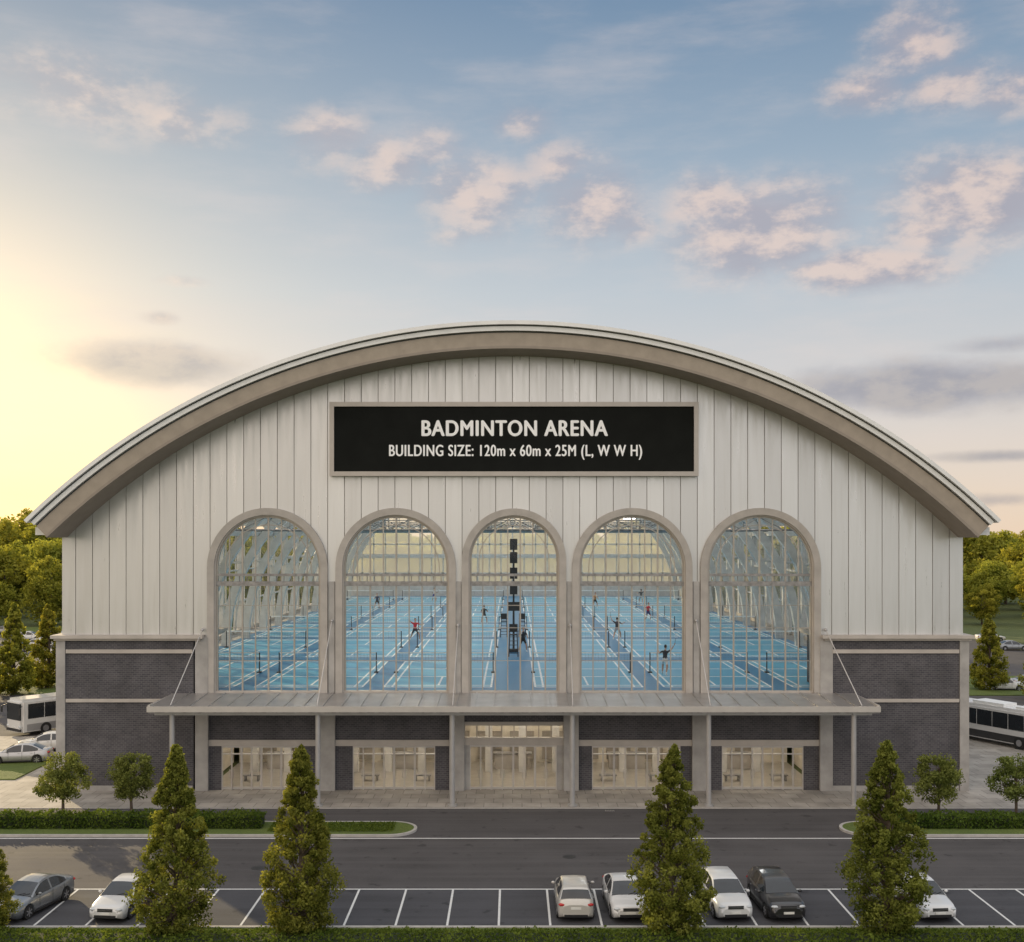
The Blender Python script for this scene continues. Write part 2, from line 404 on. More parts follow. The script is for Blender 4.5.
# ground floor facade under canopy
mb=MB(); gl=MB(); PX=[-20.9,-12.3,-3.7,3.9,12.45,21.0]
for i,x in enumerate(PX[1:-1]): mb.box(x-.5,x+.5,-.3,.3,0,6.4,M_conc)
mb.box(-20.4,20.5,-.05,.28,5.2,6.4,M_conc)
DO=[(-19.4,-14.1,-20.1,-12.8),(-10.65,-5.15,-11.8,-4.2),(-2.85,2.95,-3.2,3.4),(5.3,11.2,4.4,11.95),(13.95,19.4,12.95,20.3)]
for k,(d0,d1,b0,b1) in enumerate(DO):
    zt=2.95; 
    if k!=2:
        mb.box(b0-.3,b1+.3,-.02,.25,3.35,5.2,M_brick); mb.box(b0-.3,b1+.3,-.12,.3,zt,3.35,M_cap)
        mb.box(b0-.3,d0,-.02,.25,0,zt,M_brick); mb.box(d1,b1+.3,-.02,.25,0,zt,M_brick)
    else:
        mb.box(b0-.3,b1+.3,-.02,.25,4.55,5.2,M_brick)
        mb.box(b0,b1,-.1,.3,3.0,3.5,M_cap); mb.box(b0,b1,-.06,.25,4.3,4.55,M_cap)
        mb.box(b0-.3,d0,-.02,.25,0,3.0,M_conc); mb.box(d1,b1+.3,-.02,.25,0,3.0,M_conc)
        for j in range(9):
            x=b0+(b1-b0)*j/8; mb.box(x-.04,x+.04,.05,.15,3.5,4.3,M_mull)
        gl.add([(b0,.1,3.5),(b1,.1,3.5),(b1,.1,4.3),(b0,.1,4.3)],[(0,1,2,3)],M_eglass); zt=3.0
    nd=8
    mb.box(d0,d1,.02,.2,zt-.13,zt-.002,M_dframe)
    if k!=2: mb.box(d0,d1,.02,.2,2.36,2.42,M_dframe)
    for j in range(nd+1):
        x=d0+(d1-d0)*j/nd; hw=.06 if j%2==0 else .035; mb.box(x-hw,x+hw,.0,.2,0,zt-.13,M_dframe)
        if j%2==1: 
            for sx in (-.12,.12): mb.cyl((x+sx,-.05,.8),(x+sx,-.05,1.4),.02,.02,M_post,6)
        if j<nd:
            mb.box(x+.055,x+(d1-d0)/nd-.055,.05,.15,.05,.2,M_dframe)
    gl.add([(d0,.1,0.02),(d1,.1,0.02),(d1,.1,zt-.1),(d0,.1,zt-.1)],[(0,1,2,3)],M_eglass)
mb.obj('entrance_wall',A); gl.obj('entrance_glass',A)
mb=MB()
mb.box(-20.4,20.5,9,9.2,0,5.8,M_lobby); mb.box(-20.4,20.5,.3,9,5.0,5.2,M_lobby); mb.box(-20.4,20.5,.3,9,-.05,.03,M_lobfl)
for x in PX: mb.box(x-.1,x+.1,.3,9,.03,5,M_lobby)
for i,x in enumerate(np.arange(-18.5,19,2.4)): mb.box(x-.25,x+.25,5.5,6.1,.03,5,M_wallin); mb.box(x-.9,x+.9,8.85,8.99,.3,2.4,M_mull)
for x in (-16.5,-8,0,8.3,16.5):
    mb.box(x-1.3,x+1.3,6.6,7.3,.03,1.1,M_cap); mb.box(x-1.4,x+1.4,6.5,7.4,1.1,1.16,M_beam)
for x in (-18,-14.8,-9.8,-6.2,6.6,10,15.2,18.4): mb.box(x-.6,x+.6,2.5,3.,.38,.46,M_beam); mb.box(x-.5,x-.4,2.5,3.,.03,.38,M_beam); mb.box(x+.4,x+.5,2.5,3.,.03,.38,M_beam)
mb.obj('lobby',A)
mb=MB()
for x in np.arange(-19,20,1.9):
    for y in (1.6,3.8,7.2): mb.box(x-.35,x+.35,y-.25,y+.25,4.9,4.99,M_lamp)
mb.obj('lobby_lamps',A)
# canopy
mb=MB(); YF=-4.9
vs=[(-22.6,YF,6.28),(22.75,YF,6.28),(22.75,-.32,6.5),(-22.6,-.32,6.5),(-22.6,YF,6.05),(22.75,YF,6.05),(22.75,-.32,6.27),(-22.6,-.32,6.27)]
mb.add(vs,[(0,1,2,3),(7,6,5,4),(3,2,6,7),(0,3,7,4),(1,5,6,2),(0,4,5,1)],M_canopy)
mb.box(-22.75,22.9,YF-.16,YF-.003,5.98,6.33,M_canedge); mb.box(-22.7,22.85,YF-.10,YF-.003,5.90,5.977,M_beam)
for s,x in ((-1,-22.6),(1,22.75)): mb.box(min(x,x+s*.14),max(x,x+s*.14),YF-.003,-.4,5.98,6.4,M_canedge)
for x in np.arange(-21.4,22.5,1.19):
    mb.add([(x-.03,YF,6.283),(x+.03,YF,6.283),(x+.03,-.33,6.503),(x-.03,-.33,6.503),(x-.03,YF,6.34),(x+.03,YF,6.34),(x+.03,-.33,6.56),(x-.03,-.33,6.56)],[(4,5,6,7),(0,4,7,3),(1,2,6,5),(0,1,5,4)],M_canopy)
POST=[-21.35,-12.2,-3.78,3.75,12.3,21.4]
for x in POST:
    mb.cyl((x,-4.45,0.02),(x,-4.45,6.06),.16,.16,M_post,16); mb.cyl((x,-4.45,0.02),(x,-4.45,.12),.3,.3,M_post,16)
    mb.box(x-.12,x+.12,-4.7,-.3,5.75,6.03,M_post)
mb.box(-22.4,22.5,-4.62,-4.3,5.72,6.04,M_post)
for (x0,z0,x1) in ((-20.6,10.7,-21.45),(-12.0,11.3,-12.25),(12.2,11.3,12.4),(20.8,10.7,21.9),(-3.62,11,-3.75),(3.83,11,3.78)):
    mb.cyl((x0,-.3,z0),(x1,-4.5,6.3),.035,.035,M_dframe,8); mb.ell((x0,-.3,z0),(.12,.12,.12),M_post,8,6)
mb.obj('entrance_canopy',A)

# sign
SG=empty('building_sign',(0.1,-.55,23.35))
mb=MB(); x0,x1,z0,z1=-12.2,12.2,-2.45,2.45
mb.box(x0+.3,x1-.3,0,.3,z0+.3,z1-.3,M_signblk)
mb.box(x0,x1,-.12,.45,z1-.3,z1,M_signfr); mb.box(x0,x1,-.12,.45,z0,z0+.3,M_signfr)
mb.box(x0,x0+.3,-.118,.45,z0+.3,z1-.3,M_signfr); mb.box(x1-.3,x1,-.118,.45,z0+.3,z1-.3,M_signfr)
mb.obj('sign_panel',SG)
bpy.context.view_layer.update()
def text(body,name,w,cap,xc,z,bold):
    c=bpy.data.curves.new(name,'FONT'); c.body=body; c.align_x='CENTER'; c.extrude=.01; c.size=1; c.space_character=1.10
    c.materials.append(M_letter); dx=None
    for i,(ox,oz) in enumerate(((0,0),(-bold,0),(bold,0),(0,bold*.6),(0,-bold*.6))):
        o=bpy.data.objects.new(name,c); COL.objects.link(o)
        if dx is None: bpy.context.view_layer.update(); dx=o.dimensions.x
        o.parent=SG; o.rotation_euler=(math.pi/2,0,0); o.scale=(w/dx,cap/.7,1); o.location=(xc+ox,-.035+.004*i,z+oz)
text('BADMINTON ARENA','sign_title',12.25,1.02,0,.22,.045)
text('BUILDING SIZE: 120m x 60m x 25M (L, W W H)','sign_subtitle',16.7,.74,.1,-1.12,.022)

# ============================================================ nets, chair, players
MN_dark=simple('dark_metal',(.03,.03,.035),.5)
MN_net=simple('net_mesh',(.16,.18,.2),.7)
def net(cx,y):
    e=empty('badminton_net',(cx,y,6.46)); m=MB()
    w=3.05*K
    for s in (-w,w): m.cyl((s,0,0),(s,0,1.55),.045,.045,MN_dark,8); m.box(s-.15,s+.15,-.25,.25,0,.08,MN_dark)
    m.box(-w,w,-.015,.015,1.47,1.57,M_line)
    for x in np.arange(-w,w,.25): m.box(x-.005,x+.005,-.004,.004,.79,1.48,MN_net)
    for z in np.arange(.8,1.48,.17): m.box(-w,w,-.003,.003,z-.005,z+.005,MN_net)
    m.obj('net',e)
for cx in COLS:
    for y0 in ROWS: net(cx,y0+6.7*K)
def umpire(x,y,s=1.):
    e=empty('umpire_chair',(x,y,6.46),0,s); m=MB()
    for sx in (-.35,.35):
        m.cyl((sx,-.55,0),(sx*.8,-.15,1.6),.04,.04,MN_dark,8); m.cyl((sx,.5,0),(sx*.8,.25,1.6),.04,.04,MN_dark,8)
        m.cyl((sx*.8,.25,1.6),(sx*.8,.3,2.4),.035,.035,MN_dark,8); m.box(sx*.9-.04,sx*.9+.04,-.25,.25,1.85,1.9,MN_dark)
    for k in range(5): z=.25+.3*k; m.box(-.33,.33,-.55+.075*k*1.0-.03,-.45+.075*k,z,z+.04,MN_dark)
    m.box(-.33,.33,-.25,.28,1.58,1.66,MN_dark); m.box(-.32,.32,.24,.3,1.8,2.4,MN_dark)
    m.obj('chair_frame',e)
umpire(.08,23.,1.15); umpire(-.9,41.5); umpire(1.0,41.5)
e=empty('scoreboard_tower',(.1,26.5,6.46)); m=MB()
m.cyl((0,0,0),(0,0,10.2),.10,.08,MN_dark,10); m.box(-.4,.4,-.4,.4,0,.25,MN_dark)
for z in (5.2,6.6,8.0,9.2): m.box(-.34,.34,-.25,.25,z,z+1.0,MN_dark)
m.box(-.55,.55,-.1,.1,3.7,4.5,MN_dark)
m.obj('tower',e)

M_skin=simple('skin',(.50,.30,.21),.55); M_hair=simple('hair',(.03,.02,.015),.6); M_shoe=simple('shoes',(.7,.7,.7),.5); M_lip=simple('lip',(.35,.14,.12))
def player(px,py,rz,shirt,shorts,pose,mir=1):
    x,y=gp(px,py,6.46)
    e=empty('badminton_player',(x,y,6.462),rz,1.25)
    ms=simple('shirt',shirt,.7); mt=simple('shorts',shorts,.7)
    J={'pel':(0,0,.95,.135),'wst':(0,-.02,1.10,.125),'chs':(0,-.05,1.32,.16),'nck':(0,-.06,1.50,.06),'hdb':(0,-.08,1.58,.055)}
    if pose==0:
        J.update({'hL':(.1,0,.90,.10),'kL':(.26,-.38,.55,.065),'aL':(.28,-.36,.10,.042),'tL':(.30,-.56,.035,.035),
          'hR':(-.1,0,.90,.10),'kR':(-.2,.22,.52,.065),'aR':(-.26,.58,.16,.042),'tR':(-.27,.48,.035,.035),
          'sL':(.19,-.05,1.42,.065),'eL':(.40,-.22,1.28,.042),'wL':(.52,-.42,1.36,.028),
          'sR':(-.19,-.05,1.42,.065),'eR':(-.42,-.02,1.58,.042),'wR':(-.50,-.20,1.80,.028)})
    else:
        J.update({'hL':(.1,.02,.88,.10),'kL':(.22,-.16,.50,.065),'aL':(.26,.02,.10,.042),'tL':(.28,-.18,.035,.035),
          'hR':(-.1,.02,.88,.10),'kR':(-.24,-.14,.50,.065),'aR':(-.30,.06,.10,.042),'tR':(-.33,-.14,.035,.035),
          'sL':(.19,-.08,1.40,.065),'eL':(.30,-.10,1.14,.042),'wL':(.26,-.34,1.08,.028),
          'sR':(-.19,-.08,1.40,.065),'eR':(-.32,-.14,1.14,.042),'wR':(-.30,-.38,1.20,.028)})
    E=[('pel','wst'),('wst','chs'),('chs','nck'),('nck','hdb'),('pel','hL'),('hL','kL'),('kL','aL'),('aL','tL'),('pel','hR'),('hR','kR'),('kR','aR'),('aR','tR'),
       ('chs','sL'),('sL','eL'),('eL','wL'),('chs','sR'),('sR','eR'),('eR','wR')]
    names=list(J); me=bpy.data.meshes.new('sk'); me.from_pydata([(J[n][0]*mir,J[n][1],J[n][2]) for n in names],[(names.index(a),names.index(b)) for a,b in E],[])
    o=bpy.data.objects.new('sk',me); COL.objects.link(o)
    md=o.modifiers.new('s','SKIN'); md.use_smooth_shade=True
    if not me.skin_vertices: 
        bpy.context.view_layer.objects.active=o; bpy.context.view_layer.update()
    sv=me.skin_vertices[0].data if me.skin_vertices else None
    if sv:
        for i,n in enumerate(names): sv[i].radius=(J[n][3],J[n][3]*(.75 if n in('chs','wst','pel') else 1)); sv[i].use_root=(n=='pel')
    o.modifiers.new('ss','SUBSURF').levels=1
    dg=bpy.context.evaluated_depsgraph_get(); nm=bpy.data.meshes.new_from_object(o.evaluated_get(dg)); bpy.data.objects.remove(o)
    nm.materials.clear()
    for m_ in (ms,mt,M_skin,M_shoe): nm.materials.append(m_)
    P={n:Vector((J[n][0]*mir,J[n][1],J[n][2])) for n in names}
    for f in nm.polygons:
        c=f.center; best=9;bi=None;bt=0
        for a,b in E:
            ab=P[b]-P[a]; t=max(0,min(1,(c-P[a]).dot(ab)/ab.length_squared)); d=(c-P[a]-ab*t).length
            if d<best: best=d;bi=(a,b);bt=t
        a,b=bi; k=0
        if b in('kL','kR'): k=1 if bt<.7 else 2
        elif b in('aL','aR'): k=2 if bt<.85 else 3
        elif b in('tL','tR'): k=3
        elif b in('hL','hR'): k=1
        elif b in('eL','eR'): k=0 if bt<.6 else 2
        elif b in('wL','wR'): k=2
        elif b=='hdb' or (b=='nck' and bt>.85): k=2
        elif b=='wst' and bt<.35: k=1
        f.material_index=k; f.use_smooth=True
    child('body',nm,e)
    m=MB(); h=P['hdb']+Vector((0,-.03,.11))
    m.ell(h,(.078,.098,.125),M_skin,14,10); m.ell(h+Vector((0,.02,.03)),(.086,.098,.112),M_hair,12,8)
    m.ell(h+Vector((0,-.10,-.01)),(.014,.022,.022),M_skin,6,5)
    for s in (-1,1): m.ell(h+Vector((s*.03,-.088,.018)),(.011,.008,.007),MN_dark,6,4); m.ell(h+Vector((s*.08,0,0)),(.012,.02,.03),M_skin,6,5)
    m.ell(h+Vector((0,-.09,-.05)),(.022,.008,.006),M_lip,6,4)
    for sd in ('L','R'):
        w=P['w'+sd]; d=(w-P['e'+sd]).normalized(); q=w+d*.06; m.ell(q,(.035,.035,.045),M_skin,8,6)
        a=d.orthogonal().normalized()
        for i,l in enumerate((.07,.08,.075,.06)):
            b0=q+a*(i-1.5)*.018+d*.03; mid_=b0+d*l*.5; m.cyl(b0,mid_,.009,.008,M_skin,5); m.cyl(mid_,mid_+(d+d.cross(a)).normalized()*l*.5,.008,.007,M_skin,5)
        m.cyl(q-a*.03,q-a*.055+d*.03,.011,.009,M_skin,5); 
    w=P['wR']; d=Vector((-.1*mir,-.35,.8)).normalized() if pose==0 else Vector((.0,-.8,.45)).normalized()
    w=w+(P['wR']-P['eR']).normalized()*.07
    m.cyl(w-d*.08,w+d*.42,.014,.010,MN_dark,6)
    c=w+d*.55; u=d; v=u.cross(Vector((1,0,0))).normalized() if pose else Vector((1,0,0)); n=20
    for i in range(n):
        t0,t1=2*math.pi*i/n,2*math.pi*(i+1)/n
        m.cyl(c+u*math.cos(t0)*.14+v*math.sin(t0)*.11,c+u*math.cos(t1)*.14+v*math.sin(t1)*.11,.008,.008,M_line,5,False)
    for i in range(-4,5):
        k=math.sqrt(1-(i/5)**2); m.cyl(c+v*i*.022-u*.14*k,c+v*i*.022+u*.14*k,.002,.002,M_line,3,False); m.cyl(c+u*i*.028-v*.11*k,c+u*i*.028+v*.11*k,.002,.002,M_line,3,False)
    m.obj('head_hands_racket',e)
for a in [(415,641,.3,(.65,.04,.05),(.05,.05,.07),0,1),(434,602,2.8,(.6,.6,.6),(.1,.1,.3),1,1),(377,609,.2,(.1,.1,.15),(.1,.1,.1),1,1),
          (595,608,.4,(.5,.25,.1),(.05,.05,.05),1,1),(617,640,3.0,(.06,.05,.06),(.3,.3,.32),0,-1),(648,621,.5,(.6,.05,.07),(.05,.05,.15),1,1),(641,604,2.9,(.1,.1,.1),(.5,.5,.5),0,1),
          (665,675,2.7,(.04,.04,.05),(.7,.7,.7),0,1),(523,652,.2,(.03,.03,.04),(.02,.02,.02),1,1),(484,624,3.,(.04,.04,.04),(.05,.05,.05),1,1)]:
    player(*a)

# ============================================================ vegetation
def leaves(mb,pts,size,tones,mat,rg):
    n=len(pts); a=rg.normal(size=(n,3)); a/=np.linalg.norm(a,axis=1)[:,None]
    b=rg.normal(size=(n,3)); b-= (b*a).sum(1)[:,None]*a; b/=np.linalg.norm(b,axis=1)[:,None]
    s=size*rg.uniform(.6,1.3,size=(n,1)); a=a*s; b=b*s*.55
    q=np.stack([pts-a,pts+b-a*.1,pts+a,pts-b-a*.1],1).reshape(-1,3)
    o=len(mb.v); k=mb.mi(mat)
    mb.v.extend(map(tuple,q.tolist()))
    mb.f.extend([(o+4*i,o+4*i+1,o+4*i+2,o+4*i+3) for i in range(n)]); mb.m.extend([k]*n); mb.sm.extend([False]*n)
    return list(tones)
def settone(me,tones,nf0):
    at=me.attributes.new('tone','FLOAT','FACE'); arr=np.zeros(len(me.polygons),dtype=np.float32); arr[nf0:nf0+len(tones)]=np.clip(tones,0,1)
    at.data.foreach_set('value',arr)
def make_tree(name,kind,h,w,seed,ncl,nlf,lsize,mat,trunkfrac,crad):
    rg=np.random.default_rng(seed); m=MB()
    tr=h*.018+.03
    bend=rg.normal(size=2)*.02*h
    def tp(t): return Vector((bend[0]*math.sin(t*3),bend[1]*math.sin(t*2.5),t*h))
    K=8
    top=.93 if kind!='round' else .75
    for i in range(K):
        t0,t1=i/K*top,(i+1)/K*top; m.cyl(tp(t0),tp(t1),tr*(1-t0*.85)*(1.3 if i==0 else 1),tr*(1-t1*.85),mat_bark,8,False)
    pts=[];tn=[]
    if kind=='cone':
        ph=rg.uniform(0,6.28,6)
    for c in range(ncl):
        if kind=='cone':
            u=rg.uniform(0,1)**1.15; z=trunkfrac+(1-trunkfrac)*u
            az=rg.uniform(0,6.283)
            Rr=w/2*min(1,(u+.12)/.30)**.55*min(1,(1.0-u)/.74)**.74*(1+.10*math.sin(2*az+ph[0]+5*u)+.09*math.sin(3*az+ph[1]-9*u)+.07*math.sin(ph[2]+22*u+az))
            r=Rr*math.sqrt(rg.uniform(.12,1)); tpc=tp(z); ctr=np.array([tpc.x*.6+r*math.cos(az),tpc.y*.6+r*math.sin(az),z*h])
            cr=crad*(1.05-.6*u)*rg.uniform(.6,1.3)
            outer=r/(Rr+1e-3)
        else:
            d=rg.normal(size=3); d/=np.linalg.norm(d); rr=rg.uniform(.3,1)**.5*(1+.14*math.sin(3*d[0]+seed)+.12*math.sin(4*d[2]+seed*2))
            cz=h*(trunkfrac+(1-trunkfrac)/2); ctr=np.array([d[0]*w/2*.86*rr,d[1]*w/2*.86*rr,cz+d[2]*h*(1-trunkfrac)/2*.88*rr])
            cr=crad*rg.uniform(.6,1.35); outer=rr
        if c%3==0:
            t=max(.12*1,min(top,(ctr[2]/h)-.12)); t=max(t,trunkfrac*.8); p0=tp(t); 
            mid=(p0+Vector(ctr))/2+Vector((0,0,.04*h)); br=tr*(1-t*.85)*.42
            if kind=='cone': mid=p0*.5+Vector(ctr)*.5+Vector((0,0,-.01*h))
            m.cyl(p0,mid,br,br*.6,mat_bark,5,False); m.cyl(mid,Vector(ctr),br*.6,br*.2,mat_bark,5,False)
        k=int(nlf*rg.uniform(.6,1.4))
        d=rg.normal(size=(k,3)); d/=np.linalg.norm(d,axis=1)[:,None]; rr=rg.uniform(0,1,size=(k,1))**.45
        p=ctr+d*rr*cr*np.array([1,1,1.0 if kind=='cone' else .8]); pts.append(p)
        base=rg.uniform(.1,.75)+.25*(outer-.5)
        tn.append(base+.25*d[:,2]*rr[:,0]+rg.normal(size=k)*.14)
    pts=np.concatenate(pts); tn=np.concatenate(tn); nf0=len(m.f)
    leaves(m,pts,lsize,tn,mat,rg)
    me=bpy.data.meshes.new(name); me.from_pydata(m.v,[],m.f)
    for q in m.mats: me.materials.append(q)
    me.polygons.foreach_set('material_index',m.m); settone(me,tn,nf0); me.update(); return me
mat_bark=M_bark
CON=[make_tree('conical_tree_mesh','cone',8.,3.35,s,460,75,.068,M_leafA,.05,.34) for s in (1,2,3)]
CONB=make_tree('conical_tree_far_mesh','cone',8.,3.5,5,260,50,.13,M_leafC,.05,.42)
def place(name,me,x,y,rz,sc,zs=1,z=0.):
    o=bpy.data.objects.new(name,me); COL.objects.link(o); o.location=(x,y,z); o.rotation_euler=(0,0,rz); o.scale=(sc,sc,sc*zs); return o
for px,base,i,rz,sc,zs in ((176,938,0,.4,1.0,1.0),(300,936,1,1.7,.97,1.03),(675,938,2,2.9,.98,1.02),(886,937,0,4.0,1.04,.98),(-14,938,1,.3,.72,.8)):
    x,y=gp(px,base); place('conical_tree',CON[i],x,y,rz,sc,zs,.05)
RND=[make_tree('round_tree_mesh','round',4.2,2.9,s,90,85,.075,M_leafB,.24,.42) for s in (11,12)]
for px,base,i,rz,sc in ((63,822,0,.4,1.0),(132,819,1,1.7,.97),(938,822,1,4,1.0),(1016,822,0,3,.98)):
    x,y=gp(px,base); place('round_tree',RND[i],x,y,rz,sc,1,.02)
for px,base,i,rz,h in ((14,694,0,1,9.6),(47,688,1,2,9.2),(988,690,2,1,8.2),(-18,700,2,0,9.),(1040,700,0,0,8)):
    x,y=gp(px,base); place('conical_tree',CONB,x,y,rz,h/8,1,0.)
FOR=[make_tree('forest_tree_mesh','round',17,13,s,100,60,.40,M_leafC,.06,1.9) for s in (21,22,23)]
DT=empty('distant_trees')
rr=random.Random(5)
for row,(yy,sc) in enumerate(((140,.66),(158,.84),(178,.97),(205,1.08),(240,1.17),(290,1.22))):
    hwid=(yy+75)*.52+25
    x=-hwid
    while x<hwid:
        if not (row<2 and abs(x)<36):
            s=sc*rr.uniform(.75,1.12)*(1.08 if x<-36 else 1); o=child('tree_crown',FOR[rr.randrange(3)],DT)
            o.location=(x+rr.uniform(-2,2),yy+rr.uniform(-6,6),-.3); o.rotation_euler=(0,0,rr.uniform(0,6.28)); o.scale=(s*1.05,s*1.05,s)
        x+=rr.uniform(7.5,12)
for k in range(16):
    o=child('tree_crown',FOR[k%3],DT); yy=rr.uniform(92,125); xx=60+(yy-60)*.40+rr.uniform(4,40); q=rr.uniform(.45,.7)
    o.location=(xx,yy,-.3); o.rotation_euler=(0,0,rr.uniform(0,6)); o.scale=(q,)*3
def leafbox(name,x0,x1,y0,y1,z0,z1,n,size,mat,seed,core=True):
    rg=np.random.default_rng(seed); m=MB()
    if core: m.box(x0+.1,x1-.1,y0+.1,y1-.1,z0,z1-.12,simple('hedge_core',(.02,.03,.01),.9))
    p=rg.uniform((x0,y0,z0),(x1,y1,z1),size=(n,3))
    k=rg.integers(0,3,n); top=k==0; p[top,2]=z1+rg.normal(size=top.sum())*.05+.06*np.sin(p[top,0]*2.3)+.04*np.sin(p[top,0]*7)
    fr_=k==1; p[fr_,1]=y0+rg.normal(size=fr_.sum())*.05
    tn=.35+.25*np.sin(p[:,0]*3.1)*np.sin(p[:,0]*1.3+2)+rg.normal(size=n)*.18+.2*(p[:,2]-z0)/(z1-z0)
    nf0=len(m.f); leaves(m,p,size,tn,mat,rg); o=m.obj(name); settone(o.data,tn,nf0); return o
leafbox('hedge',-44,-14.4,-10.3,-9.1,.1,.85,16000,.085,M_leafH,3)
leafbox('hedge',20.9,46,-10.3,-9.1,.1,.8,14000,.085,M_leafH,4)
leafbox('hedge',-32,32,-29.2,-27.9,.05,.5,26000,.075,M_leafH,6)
def tufts(name,x0,x1,y0,y1,z,n,seed):
    rg=np.random.default_rng(seed); m=MB(); p=rg.uniform((x0,y0,z),(x1,y1,z+.07),size=(n,3)); tn=rg.uniform(.2,1,n)
    leaves(m,p,.055,tn,M_leafH,rg); o=m.obj(name); settone(o.data,tn,0)
tufts('grass',-14,-6.8,-11,-9,.13,5000,1); tufts('grass',-30,30,-27.9,-26.7,.06,22000,2)

# ============================================================ ground
def sheet(name,x0,x1,y0,y1,z,mat):
    m=MB(); m.add([(x0,y0,z),(x1,y0,z),(x1,y1,z),(x0,y1,z)],[(0,1,2,3)],mat); return m.obj(name)
sheet('ground',-4000,4000,-800,6000,-.06,M_field)
sheet('road',-160,160,-20.9,-4.95,-.016,M_asph)
sheet('parking_lot',-160,160,-26.3,-20.9,-.014,M_park)
m=MB(); m.box(-60,60,-4.9,3,-.05,.012,M_pave); m.box(-60,60,-5.05,-4.903,-.05,.016,M_kerb)
m.box(-60,-30.6,3,20,-.05,.010,M_pave); m.box(30.6,60,3,20,-.05,.010,M_pave); m.obj('pavement')
m=MB(); m.box(-75,-31.5,20,45,-.055,-.004,M_asph); m.box(31.5,75,20,125,-.055,-.004,M_asph); m.box(-110,-31.5,62,118,-.055,-.004,M_asph); m.obj('side_road')
m=MB(); m.box(-70,-31.2,45,62,-.05,.08,M_grass); m.box(-75,-34.5,3.0,9,.011,.09,M_grass); m.box(38,70,44,60,-.003,.09,M_grass)
m.box(-110,-31.5,118,132,-.05,.05,M_grass); m.obj('grass_verge')
m=MB(); m.box(-160,160,-11.98,-11.84,-.012,-.008,M_paint)
m.box(-160,160,-21.02,-20.90,-.012,-.008,M_paint)
x=-.6-2.25*20
while x<46:
    m.box(x-.05,x+.05,-26.0,-21.02,-.0115,-.0075,M_paint); x+=2.25
x=-100
while x<-33: m.box(x-.06,x+.06,66,71,-.003,.001,M_paint); m.box(x-.06,x+.06,84,94,-.003,.001,M_paint); x+=2.7
m.obj('parking_marking')
m=MB(); m.box(-160,160,-26.5,-26.3,-.05,.1,M_kerb); m.obj('kerb')
m=MB(); m.box(-160,160,-34,-26.5,-.05,.06,M_grass); m.obj('grass_verge')
m=MB()
for x,y in ((6,-5.6),(-24,-5.6),(24,-5.6)):
    m.box(x-.3,x+.3,y-.2,y+.2,-.012,-.006,M_darkgap)
    for k in range(6): m.box(x-.27+k*.1,x-.23+k*.1,y-.17,y+.17,-.006,.0,M_beam)
M_iron=simple('cast_iron',(.035,.035,.035),.7)
m.cyl((3,-15.5,-.012),(3,-15.5,-.006),.35,.35,M_iron,24); m.cyl((-13,-17.5,-.012),(-13,-17.5,-.006),.35,.35,M_iron,24); m.obj('drain_cover')
def island(xe,s):
    m=MB(); r=1.55; yc=-10.1; path=[]
    far=xe-s*45
    for t in np.linspace(-math.pi/2,math.pi/2,18): path.append((xe-s*r+s*r*math.cos(t),yc+r*math.sin(t)))
    path=[(far,yc-r)]+path+[(far,yc+r)]
    n=len(path); inn=[]
    for (x,y) in path:
        q=Vector((x-(xe-s*r),y-yc)); 
        if (x-(xe-s*r))*s<0: inn.append((x,yc+(r-.18)*(1 if y>yc else -1)))
        else: q=q*((r-.18)/r); inn.append((xe-s*r+q.x,yc+q.y))
    vs=[(x,y,-.05) for x,y in path]+[(x,y,.11) for x,y in path]+[(x,y,.11) for x,y in inn]
    fs=[(i,i+1,n+i+1,n+i) for i in range(n-1)]+[(n+i,n+i+1,2*n+i+1,2*n+i) for i in range(n-1)]
    m.add(vs,fs,M_kerb); m.add([(x,y,.105) for x,y in inn],[tuple(range(n))],M_grass); m.obj('kerb_island')
island(-5.5,1); island(18.9,-1)

